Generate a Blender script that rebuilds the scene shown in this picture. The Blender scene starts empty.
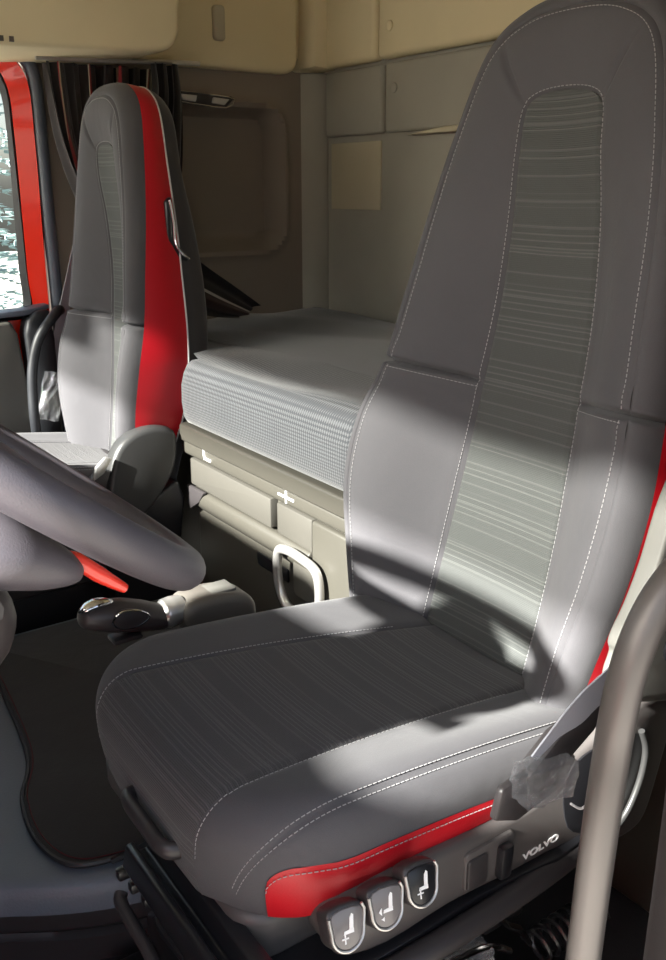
import bpy, bmesh, math, random
from mathutils import Vector, Matrix
R = math.radians
random.seed(7)
scene = bpy.context.scene
col = scene.collection

# ------------------------------------------------------------------ materials
def new_mat(name):
    m = bpy.data.materials.new(name); m.use_nodes = True
    nt = m.node_tree; b = nt.nodes['Principled BSDF']
    return m, nt, b
def lin(c):
    return tuple((x/12.92 if x <= .04045 else ((x+.055)/1.055)**2.4) for x in c)
def rgb(r, g, b): return lin((r/255, g/255, b/255))
def N(nt, t, **kw):
    n = nt.nodes.new(t)
    for k, v in kw.items(): setattr(n, k, v)
    return n
def math_n(nt, op, a, b=None, c=None, clamp=False):
    n = N(nt, 'ShaderNodeMath', operation=op); n.use_clamp = clamp
    for i, x in enumerate((a, b, c)):
        if x is None: continue
        if isinstance(x, (int, float)): n.inputs[i].default_value = x
        else: nt.links.new(x, n.inputs[i])
    return n.outputs[0]
def mixc(nt, fac, a, b):
    n = N(nt, 'ShaderNodeMix', data_type='RGBA')
    if isinstance(fac, (int, float)): n.inputs[0].default_value = fac
    else: nt.links.new(fac, n.inputs[0])
    for i, x in ((6, a), (7, b)):
        if isinstance(x, tuple): n.inputs[i].default_value = (*x[:3], 1)
        else: nt.links.new(x, n.inputs[i])
    return n.outputs[2]
def bump(nt, b, h, strength=.3, dist=.002):
    n = N(nt, 'ShaderNodeBump'); n.inputs['Strength'].default_value = strength; n.inputs['Distance'].default_value = dist
    nt.links.new(h, n.inputs['Height']); nt.links.new(n.outputs[0], b.inputs['Normal'])
def plain(name, c, rough=.5, metal=0, scale=0, bstr=.3, bdist=.001, var=.12, spec=.5, sheen=0, coat=0):
    m, nt, b = new_mat(name)
    b.inputs['Roughness'].default_value = rough; b.inputs['Metallic'].default_value = metal
    b.inputs['Specular IOR Level'].default_value = spec
    if sheen: b.inputs['Sheen Weight'].default_value = sheen; b.inputs['Sheen Roughness'].default_value = .5
    if coat: b.inputs['Coat Weight'].default_value = coat; b.inputs['Coat Roughness'].default_value = .05
    tc = N(nt, 'ShaderNodeTexCoord')
    n2 = N(nt, 'ShaderNodeTexNoise'); n2.inputs['Scale'].default_value = 9; n2.inputs['Detail'].default_value = 5
    nt.links.new(tc.outputs['Object'], n2.inputs['Vector'])
    d = tuple(x*(1-var) for x in c); l = tuple(min(1, x*(1+var)) for x in c)
    nt.links.new(mixc(nt, n2.outputs[0], d, l), b.inputs['Base Color'])
    if scale:
        n = N(nt, 'ShaderNodeTexNoise'); n.inputs['Scale'].default_value = scale; n.inputs['Detail'].default_value = 3
        nt.links.new(tc.outputs['Object'], n.inputs['Vector'])
        bump(nt, b, n.outputs[0], bstr, bdist)
    return m
def fabric(name, c, scale=900, sheen=.3, var=.1):
    m, nt, b = new_mat(name)
    b.inputs['Roughness'].default_value = .82; b.inputs['Specular IOR Level'].default_value = .25
    b.inputs['Sheen Weight'].default_value = sheen; b.inputs['Sheen Roughness'].default_value = .45
    tc = N(nt, 'ShaderNodeTexCoord')
    n = N(nt, 'ShaderNodeTexNoise'); n.inputs['Scale'].default_value = scale; n.inputs['Detail'].default_value = 2
    n2 = N(nt, 'ShaderNodeTexNoise'); n2.inputs['Scale'].default_value = 8; n2.inputs['Detail'].default_value = 6
    for k in (n, n2): nt.links.new(tc.outputs['Object'], k.inputs['Vector'])
    f = math_n(nt, 'ADD', math_n(nt, 'MULTIPLY', n.outputs[0], .5), math_n(nt, 'MULTIPLY', n2.outputs[0], .5))
    nt.links.new(mixc(nt, f, tuple(x*(1-2*var) for x in c), tuple(x*(1+2*var) for x in c)), b.inputs['Base Color'])
    bump(nt, b, n.outputs[0], .35, .0008)
    n3 = N(nt, 'ShaderNodeTexNoise'); n3.inputs['Scale'].default_value = 11; n3.inputs['Detail'].default_value = 4; n3.inputs['Distortion'].default_value = .6
    nt.links.new(tc.outputs['Object'], n3.inputs['Vector'])
    b2 = N(nt, 'ShaderNodeBump'); b2.inputs['Strength'].default_value = .5; b2.inputs['Distance'].default_value = .004
    nt.links.new(n3.outputs[0], b2.inputs['Height']); nt.links.new(b2.outputs[0], b.inputs['Normal'].links[0].from_node.inputs['Normal'])
    return m
def rib(name, c, line, fine=.0085, mask_s=26., lo=.47, dense=True):
    # fabric woven with thin raised lines across, running along U at irregular V
    m, nt, b = new_mat(name)
    b.inputs['Roughness'].default_value = .85; b.inputs['Specular IOR Level'].default_value = .2
    b.inputs['Sheen Weight'].default_value = .1
    tc = N(nt, 'ShaderNodeTexCoord'); sp = N(nt, 'ShaderNodeSeparateXYZ')
    nt.links.new(tc.outputs['UV'], sp.inputs[0]); v = sp.outputs[1]
    def lines(p, sharp, off=0):
        ph = math_n(nt, 'MULTIPLY', math_n(nt, 'ADD', v, off), 2*math.pi/p)
        s = math_n(nt, 'MULTIPLY_ADD', math_n(nt, 'COSINE', ph), .5, .5)
        return math_n(nt, 'POWER', s, sharp)
    def mask(sc, w, th, k=14):
        n = N(nt, 'ShaderNodeTexNoise', noise_dimensions='1D'); n.inputs['Scale'].default_value = sc; n.inputs['Detail'].default_value = 0
        nt.links.new(math_n(nt, 'ADD', v, w), n.inputs['W'])
        return math_n(nt, 'MULTIPLY', math_n(nt, 'SUBTRACT', n.outputs[0], th), k, clamp=True)
    a = math_n(nt, 'MULTIPLY', lines(fine, 7), mask(mask_s, 3.1, lo))
    e = math_n(nt, 'MULTIPLY', lines(.031, 60, .004), .8)
    f = math_n(nt, 'MAXIMUM', a, e)
    base = lines(.0024, 1)
    cn = N(nt, 'ShaderNodeTexNoise'); cn.inputs['Scale'].default_value = 600
    nt.links.new(tc.outputs['Object'], cn.inputs['Vector'])
    f2 = math_n(nt, 'MULTIPLY_ADD', f, .75, math_n(nt, 'MULTIPLY', base, .1), clamp=True)
    nt.links.new(mixc(nt, f2, c, line), b.inputs['Base Color'])
    h = math_n(nt, 'ADD', math_n(nt, 'ADD', math_n(nt, 'MULTIPLY', f, .8), math_n(nt, 'MULTIPLY', base, .5)), math_n(nt, 'MULTIPLY', cn.outputs[0], .6))
    bump(nt, b, h, .6, .0012)
    return m
def dotted(name, c, d, s=260, thr=.42):
    # knitted weave of small pale dots on UV in metres
    m, nt, b = new_mat(name)
    b.inputs['Roughness'].default_value = .9; b.inputs['Specular IOR Level'].default_value = .15; b.inputs['Sheen Weight'].default_value = .3
    tc = N(nt, 'ShaderNodeTexCoord'); sp = N(nt, 'ShaderNodeSeparateXYZ'); nt.links.new(tc.outputs['UV'], sp.inputs[0])
    u, v = sp.outputs[0], sp.outputs[1]
    p = math_n(nt, 'SINE', math_n(nt, 'MULTIPLY', math_n(nt, 'ADD', u, v), s*3.1416))
    q = math_n(nt, 'SINE', math_n(nt, 'MULTIPLY', math_n(nt, 'SUBTRACT', u, v), s*3.1416))
    w = math_n(nt, 'MULTIPLY', p, q)
    f = math_n(nt, 'MULTIPLY', math_n(nt, 'SUBTRACT', w, -.1), 2.2, clamp=True)
    n2 = N(nt, 'ShaderNodeTexNoise'); n2.inputs['Scale'].default_value = 12; nt.links.new(tc.outputs['Object'], n2.inputs['Vector'])
    f2 = math_n(nt, 'MULTIPLY', f, math_n(nt, 'MULTIPLY_ADD', n2.outputs[0], .5, .6), clamp=True)
    nt.links.new(mixc(nt, f2, c, d), b.inputs['Base Color'])
    bump(nt, b, f, .5, .0012)
    return m
def stripes_mat(name, stops, rough=.9):
    # cloth with lengthwise stripes: stops = [(u, colour)...] on UV.x
    m, nt, b = new_mat(name); b.inputs['Roughness'].default_value = rough; b.inputs['Sheen Weight'].default_value = .2
    tc = N(nt, 'ShaderNodeTexCoord'); sp = N(nt, 'ShaderNodeSeparateXYZ'); nt.links.new(tc.outputs['UV'], sp.inputs[0])
    cr = N(nt, 'ShaderNodeValToRGB'); cr.color_ramp.interpolation = 'CONSTANT'
    el = cr.color_ramp.elements
    while len(el) > 1: el.remove(el[-1])
    el[0].position = stops[0][0]; el[0].color = (*stops[0][1], 1)
    for p, c in stops[1:]:
        e = el.new(p); e.color = (*c, 1)
    nt.links.new(math_n(nt, 'FRACT', sp.outputs[0]), cr.inputs[0]); nt.links.new(cr.outputs[0], b.inputs['Base Color'])
    n = N(nt, 'ShaderNodeTexNoise'); n.inputs['Scale'].default_value = 500; nt.links.new(tc.outputs['Object'], n.inputs['Vector'])
    bump(nt, b, n.outputs[0], .3, .001)
    return m
def glass_mat(name, tint=(.96, .975, .97)):
    m = bpy.data.materials.new(name); m.use_nodes = True; nt = m.node_tree; nt.nodes.clear()
    o = N(nt, 'ShaderNodeOutputMaterial'); t = N(nt, 'ShaderNodeBsdfTransparent'); g = N(nt, 'ShaderNodeBsdfGlossy')
    t.inputs[0].default_value = (*tint, 1); g.inputs['Roughness'].default_value = .02
    lw = N(nt, 'ShaderNodeLayerWeight'); f = N(nt, 'ShaderNodeMath', operation='MULTIPLY_ADD'); f.inputs[1].default_value = .5; f.inputs[2].default_value = .03
    pw = N(nt, 'ShaderNodeMath', operation='POWER'); pw.inputs[1].default_value = 5; nt.links.new(lw.outputs[1], pw.inputs[0]); nt.links.new(pw.outputs[0], f.inputs[0]); mx = N(nt, 'ShaderNodeMixShader')
    nt.links.new(f.outputs[0], mx.inputs[0]); nt.links.new(t.outputs[0], mx.inputs[1]); nt.links.new(g.outputs[0], mx.inputs[2]); nt.links.new(mx.outputs[0], o.inputs[0])
    return m
def film_mat(name):
    # crinkled clear protective film
    m, nt, b = new_mat(name)
    b.inputs['Base Color'].default_value = (.62, .64, .68, 1); b.inputs['Roughness'].default_value = .07; b.inputs['Metallic'].default_value = .35
    b.inputs['Coat Weight'].default_value = 1.; b.inputs['Alpha'].default_value = .5
    tc = N(nt, 'ShaderNodeTexCoord'); n = N(nt, 'ShaderNodeTexVoronoi'); n.inputs['Scale'].default_value = 70
    n2 = N(nt, 'ShaderNodeTexNoise'); n2.inputs['Scale'].default_value = 55; n2.inputs['Detail'].default_value = 5
    nt.links.new(tc.outputs['Object'], n2.inputs['Vector']); nt.links.new(n2.outputs[1], n.inputs['Vector'])
    bump(nt, b, math_n(nt, 'ADD', n.outputs[0], n2.outputs[0]), 1., .006)
    return m
M = {}
M['fab']   = fabric('seat_fabric', rgb(76, 75, 78), sheen=.12)
M['rib']   = rib('ribbed_seat_fabric', rgb(72, 74, 73), rgb(95, 97, 95))
M['rib2']  = rib('ribbed_cushion_fabric', rgb(70, 69, 71), rgb(92, 91, 92), fine=.0062, mask_s=24, lo=.42)
M['red']   = plain('red_leather', rgb(180, 16, 30), .42, scale=420, bstr=.25, bdist=.0008, var=.05)
M['shell'] = fabric('dark_back_fabric', rgb(58, 56, 56))
M['thread']= plain('pale_thread', rgb(150, 149, 150), .8, var=.03)
M['piping']= plain('pale_piping', rgb(190, 188, 188), .6, var=.03)
M['seatplastic'] = plain('brown_grey_plastic', rgb(80, 76, 75), .45, scale=700, bstr=.25, bdist=.0005, var=.04)
M['dark']  = plain('dark_plastic', rgb(52, 49, 50), .4, scale=600, bstr=.2, bdist=.0005, var=.05)
M['black'] = plain('black_plastic', rgb(28, 28, 31), .3, scale=500, bstr=.1, bdist=.0005, var=.05)
M['silver']= plain('satin_silver', rgb(205, 203, 200), .3, .75, var=.03)
M['key']   = plain('grey_key_plastic', rgb(110, 106, 106), .28, var=.03, coat=.3)
M['white'] = plain('white_print', rgb(235, 235, 235), .6, var=0)
M['plate'] = plain('grey_side_plate', rgb(94, 93, 89), .5, scale=600, bstr=.2, bdist=.0004, var=.04)
M['beige'] = plain('beige_lining', rgb(222, 208, 170), .75, scale=500, bstr=.3, bdist=.001, var=.05)
M['taupe'] = plain('taupe_wall_lining', rgb(132, 122, 112), .7, scale=500, bstr=.3, bdist=.001, var=.05)
M['rear']  = plain('rear_wall_lining', rgb(160, 158, 148), .75, scale=600, bstr=.4, bdist=.001, var=.08)
M['patch'] = plain('beige_pocket_cloth', rgb(188, 180, 156), .85, scale=400, bstr=.3, bdist=.001, var=.05)
M['bunk']  = plain('bunk_plastic', rgb(66, 64, 58), .42, scale=700, bstr=.2, bdist=.0004, var=.04)
M['bunkhi']= plain('bunk_drawer_plastic', rgb(72, 70, 65), .45, scale=700, bstr=.2, bdist=.0004, var=.04)
M['matt']  = dotted('mattress_weave', rgb(64, 66, 70), rgb(100, 102, 105), 150)
M['blue']  = plain('sky_tinted_plastic', rgb(98, 106, 116), .42, scale=260, bstr=.5, bdist=.0012, var=.04)  # blue of the reflected sky is put into this plastic's base colour
M['carpet']= fabric('black_carpet', rgb(40, 39, 39), 420, .25, .2)
M['carpet2']= fabric('cab_floor_carpet', rgb(42, 40, 42), 300, .1, .2)
M['edge']  = plain('maroon_binding', rgb(84, 28, 32), .9, var=.05)
M['paint'] = plain('red_cab_paint', rgb(245, 42, 8), .22, var=.02, coat=1)
M['rubber']= plain('black_rubber', rgb(30, 32, 36), .5, var=.05)
M['seal']  = plain('grey_rubber_seal', rgb(82, 88, 100), .4, var=.05)
M['glass'] = glass_mat('window_glass')
M['padgrey'] = plain('dark_grey_plastic', rgb(50, 50, 50), .4, scale=600, bstr=.2, bdist=.0004, var=.04)
M['smoked'] = glass_mat('smoked_glass_band', (.60, .61, .60))
M['leather']= plain('wheel_leather', rgb(82, 78, 84), .42, scale=700, bstr=.35, bdist=.0006, var=.04)
M['belt']  = plain('grey_belt_webbing', rgb(150, 152, 160), .6, scale=900, bstr=.4, bdist=.0008, var=.05)
M['film']  = film_mat('protective_film')
M['chrome']= plain('chrome', rgb(225, 226, 230), .12, 1., var=.02)
M['gear']  = plain('dark_gear_leather', rgb(66, 60, 60), .4, scale=500, bstr=.2, bdist=.0005, var=.05)
M['gearb'] = plain('grey_gear_plastic', rgb(92, 88, 83), .45, scale=600, bstr=.2, bdist=.0004, var=.04)
M['tube']  = plain('grey_coated_tube', rgb(92, 88, 85), .38, .15, scale=800, bstr=.15, bdist=.0004, var=.03)
M['ceil']  = plain('roof_lining', rgb(188, 178, 156), .8, scale=400, bstr=.3, bdist=.001, var=.05)
DK = rgb(38, 33, 33)
M['curt']  = stripes_mat('striped_curtain_cloth', [(0, DK), (.30, rgb(190, 178, 158)), (.38, rgb(140, 36, 40)), (.46, DK), (.62, rgb(88, 84, 84)), (.72, DK)])
M['curt2'] = stripes_mat('dark_striped_cloth', [(0, DK), (.33, rgb(170, 164, 158)), (.37, rgb(60, 44, 42)), (.60, DK), (.85, rgb(160, 150, 148)), (.89, DK)])
M['blackcloth'] = fabric('black_cloth', rgb(34, 31, 31))
M['redlamp'] = plain('red_translucent_key', rgb(225, 60, 46), .25, var=.1, coat=.5)
M['lens']  = plain('clear_lamp_lens', rgb(190, 190, 190), .15, .3, coat=.5)
M['needle']= plain('blue_green_needles', rgb(148, 172, 172), .7, scale=30, var=.35)
M['bark']  = plain('spruce_bark', rgb(84, 66, 52), .9, scale=40, bstr=.6, bdist=.02)
M['ground']= plain('pale_gravel', rgb(150, 146, 138), .95, scale=20, bstr=.6, bdist=.03, var=.2)

# ------------------------------------------------------------------ object helpers
def tag(o, label=None, cat=None, group=None, kind=None):
    if label: o['label'] = label
    if cat: o['category'] = cat
    if group: o['group'] = group
    if kind: o['kind'] = kind
    return o
def empty(name, loc, label=None, cat=None, group=None):
    o = bpy.data.objects.new(name, None); o.empty_display_size = .05
    col.objects.link(o); o.location = loc
    return tag(o, label, cat, group)
def wloc(o):
    v = Vector(o.location)
    while o.parent: o = o.parent; v += Vector(o.location)
    return v
def mk(name, geo, mat, parent=None, smooth=True, uv=None, sub=0, angle=40):
    """geo = (verts, faces[, uvs]) in world metres -> one mesh object"""
    verts, faces = geo[0], geo[1]
    uvs = geo[2] if len(geo) > 2 else uv
    if parent is None:
        xs = [v[0] for v in verts]; ys = [v[1] for v in verts]; zs = [v[2] for v in verts]
        org = Vector(((min(xs)+max(xs))/2, (min(ys)+max(ys))/2, min(zs)))
    else: org = wloc(parent)
    me = bpy.data.meshes.new(name)
    me.from_pydata([(v[0]-org[0], v[1]-org[1], v[2]-org[2]) for v in verts], [], faces)
    if uvs:
        l = me.uv_layers.new(name='UV')
        for i, lp in enumerate(me.loops): l.data[i].uv = uvs[lp.vertex_index]
    me.materials.append(M[mat] if isinstance(mat, str) else mat)
    bm = bmesh.new(); bm.from_mesh(me); bmesh.ops.recalc_face_normals(bm, faces=bm.faces)
    if not uvs: bmesh.ops.remove_doubles(bm, verts=bm.verts, dist=1e-6)
    bm.to_mesh(me); bm.free()
    if smooth:
        for p in me.polygons: p.use_smooth = True
        me.set_sharp_from_angle(angle=R(angle))
    o = bpy.data.objects.new(name, me); col.objects.link(o)
    if parent is None: o.location = org
    else: o.parent = parent
    if sub:
        md = o.modifiers.new('sub', 'SUBSURF'); md.levels = sub; md.render_levels = sub
    return o
def join(*gs):
    V, F = [], []
    for g in gs:
        n = len(V); V += list(g[0]); F += [tuple(i+n for i in f) for f in g[1]]
    return V, F
def from_bm(bm):
    bm.verts.index_update()
    g = ([tuple(v.co) for v in bm.verts], [tuple(v.index for v in f.verts) for f in bm.faces]); bm.free(); return g
def prism(poly, ax, a0, a1, bev=0, seg=2):
    """poly in the plane without axis ax ('x': (y,z), 'y': (x,z), 'z': (x,y)), extruded from a0 to a1"""
    def P(p, a):
        return {'x': (a, p[0], p[1]), 'y': (p[0], a, p[1]), 'z': (p[0], p[1], a)}[ax]
    bm = bmesh.new()
    A = [bm.verts.new(P(p, a0)) for p in poly]; B = [bm.verts.new(P(p, a1)) for p in poly]
    n = len(poly); bm.faces.new(A); bm.faces.new(B[::-1])
    for i in range(n): bm.faces.new((A[i], A[(i+1) % n], B[(i+1) % n], B[i]))
    bmesh.ops.recalc_face_normals(bm, faces=bm.faces)
    if bev:
        es = [e for e in bm.edges if len(e.link_faces) == 2 and e.calc_face_angle(0) > R(35)]
        bmesh.ops.bevel(bm, geom=es, offset=bev, segments=seg, profile=.5, affect='EDGES', clamp_overlap=True)
    return from_bm(bm)
def box(x0, x1, y0, y1, z0, z1, bev=0, seg=2):
    return prism([(x0, y0), (x1, y0), (x1, y1), (x0, y1)], 'z', z0, z1, bev, seg)
def xf(g, m): return [tuple(m @ Vector(v)) for v in g[0]], g[1]
def catmull(pts, n=8, closed=False):
    P = [Vector(p) for p in pts]; out = []
    L = len(P); rng = range(L) if closed else range(L-1)
    for i in rng:
        if closed: a, b, c, d = P[i-1], P[i], P[(i+1) % L], P[(i+2) % L]
        else: a, b, c, d = P[max(i-1, 0)], P[i], P[i+1], P[min(i+2, L-1)]
        for k in range(n):
            t = k/n
            out.append(.5*((2*b)+(c-a)*t+(2*a-5*b+4*c-d)*t*t+(3*b-a-3*c+d)*t*t*t))
    if not closed: out.append(P[-1])
    return out
def tube(pts, r, res=12, closed=False, smooth_n=6, rad=None, flat=1., up=(0, 0, 1)):
    """r radius (or rad list at the control points); flat scales the section along the up-ish direction"""
    path = catmull(pts, smooth_n, closed) if smooth_n else [Vector(p) for p in pts]
    n = len(path)
    def rr(i):
        if rad is None: return r
        f = i/max(n-1, 1)*(len(rad)-1); k = min(int(f), len(rad)-2); return rad[k]+(rad[k+1]-rad[k])*(f-k)
    V, F = [], []
    for i, p in enumerate(path):
        a = path[(i-1) % n] if (closed or i) else path[0]; b = path[(i+1) % n] if (closed or i < n-1) else path[-1]
        t = (b-a).normalized()
        if i == 0:
            s = t.cross(Vector(up))
            if s.length < .2: s = t.cross(Vector((0, 1, 0)))
            if s.length < .2: s = t.cross(Vector((1, 0, 0)))
        else:
            s = t.cross(Vector(up))
            if s.length < .2 or s.normalized().dot(ps_) < .3: s = ps_ - t*t.dot(ps_)
        s.normalize(); ps_ = s; w = s.cross(t).normalized()
        for k in range(res):
            th = 2*math.pi*k/res
            V.append(tuple(p + s*math.cos(th)*rr(i) + w*math.sin(th)*rr(i)*flat))
    for i in range(n if closed else n-1):
        j = (i+1) % n
        for k in range(res):
            F.append((i*res+k, i*res+(k+1) % res, j*res+(k+1) % res, j*res+k))
    if not closed:
        F.append(tuple(range(res))[::-1]); F.append(tuple((n-1)*res+k for k in range(res)))
    return V, F
def lathe(prof, c, axis=(0, 0, 1), res=32):
    """prof [(r, h)], revolved about axis through c"""
    z = Vector(axis).normalized(); x = z.orthogonal().normalized(); y = z.cross(x)
    V, F = [], []
    for r, h in prof:
        for k in range(res):
            a = 2*math.pi*k/res; V.append(tuple(Vector(c)+z*h+(x*math.cos(a)+y*math.sin(a))*r))
    for i in range(len(prof)-1):
        for k in range(res): F.append((i*res+k, i*res+(k+1) % res, (i+1)*res+(k+1) % res, (i+1)*res+k))
    F.append(tuple(range(res))[::-1]); F.append(tuple((len(prof)-1)*res+k for k in range(res)))
    return V, F
def gridmesh(P, uv=None, keep=None):
    """P[i][j] points -> surface"""
    ni, nj = len(P), len(P[0]); V = [tuple(p) for row in P for p in row]; F = []
    for i in range(ni-1):
        for j in range(nj-1):
            if keep is None or keep(i, j): F.append((i*nj+j, i*nj+j+1, (i+1)*nj+j+1, (i+1)*nj+j))
    used = sorted({k for f in F for k in f}); mp = {k: n for n, k in enumerate(used)}
    g = [[V[k] for k in used], [tuple(mp[k] for k in f) for f in F]]
    if uv: U = [u for row in uv for u in row]; g.append([U[k] for k in used])
    return tuple(g)
def thick(g, d):
    """give an open surface a thickness d"""
    bm = bmesh.new(); vs = [bm.verts.new(v) for v in g[0]]
    for f in g[1]:
        try: bm.faces.new([vs[i] for i in f])
        except ValueError: pass
    bmesh.ops.recalc_face_normals(bm, faces=bm.faces); bm.normal_update()
    bmesh.ops.solidify(bm, geom=bm.faces[:], thickness=d)
    return from_bm(bm)
def rrect(cx, cy, w, h, r, n=5):
    out = []
    for sx, sy, a0 in ((1, 1, 0), (-1, 1, 90), (-1, -1, 180), (1, -1, 270)):
        for k in range(n+1):
            a = R(a0+90*k/n); out.append((cx+sx*(w/2-r)+r*math.cos(a), cy+sy*(h/2-r)+r*math.sin(a)))
    return out
def stitch(path, nrm, step=.0062, ln=.0040, r=.00042):
    """dashes of thread along path (dense polyline of Vectors)"""
    V, F = [], []
    d = 0; nxt = 0
    for a, b in zip(path, path[1:]):
        L = (b-a).length
        if L < 1e-6: continue
        t = (b-a)/L
        while nxt < d+L:
            p = a+t*(nxt-d); n0 = len(V)
            s = t.cross(nrm).normalized()*r; u = nrm.normalized()*r*.8
            for q in (p-t*ln/2, p+t*ln/2):
                for k1, k2 in ((-1, -1), (1, -1), (1, 1), (-1, 1)): V.append(tuple(q+s*k1+u*k2))
            F += [(n0, n0+1, n0+2, n0+3), (n0+7, n0+6, n0+5, n0+4)]
            for k in range(4): F.append((n0+k, n0+(k+1) % 4, n0+4+(k+1) % 4, n0+4+k))
            nxt += step
        d += L
    return V, F

# ------------------------------------------------------------------ seat
C1 = [(-.13,.100,-.050),(.03,.100,-.052),(.14,.097,-.050),(.24,.092,-.045),(.335,.088,-.038),(.45,.082,-.028),(.56,.075,-.006),(.64,.068,.018),(.694,.063,.029),(.712,.044,.031),(.717,0,.032)]
C2 = [(-.13,.185,.000),(.03,.215,.035),(.14,.238,.052),(.24,.240,.052),(.335,.222,.038),(.45,.205,.038),(.56,.190,.040),(.665,.168,.044),(.765,.135,.048),(.805,.078,.050),(.815,0,.050)]
C3 = [(-.13,.205,-.03),(.03,.242,.000),(.14,.266,.015),(.24,.266,.012),(.335,.248,.000),(.45,.235,.000),(.56,.220,.000),(.675,.196,.002),(.788,.160,.006),(.835,.093,.010),(.846,0,.010)]
C4 = [(-.13,.200,-.085),(.03,.237,-.09),(.14,.262,-.105),(.24,.262,-.11),(.335,.250,-.105),(.45,.232,-.09),(.56,.212,-.075),(.675,.190,-.055),(.788,.155,-.040),(.834,.090,-.035),(.846,0,-.035)]
C5 = [(-.13,.170,-.12),(.03,.20,-.13),(.14,.230,-.150),(.24,.235,-.165),(.335,.222,-.168),(.45,.20,-.155),(.56,.182,-.13),(.665,.163,-.10),(.77,.128,-.085),(.812,.075,-.075),(.824,0,-.07)]
def cs(C, u):
    i = min(int(u), len(C)-2); t = u-i
    P = [Vector(C[max(i-1, 0)]), Vector(C[i]), Vector(C[i+1]),
         Vector(C[i+2]) if i+2 < len(C) else Vector((C[i][0], -C[i][1], C[i][2]))]
    a, b, c, d = P
    return .5*((2*b)+(c-a)*t+(2*a-5*b+4*c-d)*t*t+(3*b-a-3*c+d)*t*t*t)
US = []
u = 0.
while u < 10-1e-6:
    US.append(u); u += .02 if 3.86 < u < 4.1 else (.05 if u < 8.5 else .04)
US.append(10.)
FB = [0, .02, .06, .13, .22, .32, .43, .55, .67, .78, .87, .94, .98, 1]
def fold(u):
    return math.exp(-((u-4.)/.035)**2)
def surf12(u, f):
    a, b = cs(C1, u), cs(C2, u); p = a.lerp(b, f)
    e = f*f*(3-2*f)
    p.z = a.z+(b.z-a.z)*(.35*f+.65*e)+.010*math.sin(math.pi*f)
    if u > 8: p.z -= 0.004*math.sin(math.pi*f)*(u-8)/2
    g = fold(u)*min(1, f*6)
    p.z -= .014*g
    # bolster swells above and below the fold
    p.z += .005*math.exp(-((abs(u-4)-.16)/.12)**2)*min(1, f*4)*(1-f*.5)
    # mitred crease from the insert corner to the shoulder
    p.z -= .006*math.exp(-((u-(8.15+.25*f))/.10)**2)*math.sin(math.pi*min(1, f*1.05))
    p.z -= .0035*(math.exp(-(f/.03)**2)+math.exp(-((1-f)/.03)**2))
    return p
def surf23(u, f):
    b, c = cs(C2, u), cs(C3, u)
    s_, c_ = math.sin(math.pi*f/2), math.cos(math.pi*f/2)
    p = Vector((b.x+(c.x-b.x)*s_, b.y+(c.y-b.y)*s_, c.z+(b.z-c.z)*c_))
    g = fold(u)
    p.y -= .010*g*(1 if f > .01 else .2)*(p.y/.25); p.z -= .013*g
    if f < .05: p.z -= .0035*math.exp(-(f/.03)**2)
    return p
def surf34(u, f):
    a, b = cs(C3, u), cs(C4, u); p = a.lerp(b, f); p.y += .006*math.sin(math.pi*f)*min(1, p.y/.1)
    return p
def surf45(u, f):
    b, c = cs(C4, u), cs(C5, u); s_, c_ = math.sin(math.pi*f/2), math.cos(math.pi*f/2)
    return Vector((c.x+(b.x-c.x)*c_, c.y+(b.y-c.y)*c_, b.z+(c.z-b.z)*s_))
FILL = [-1, -.97, -.9, -.8, -.65, -.5, -.35, -.2, 0, .2, .35, .5, .65, .8, .9, .97, 1]
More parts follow.
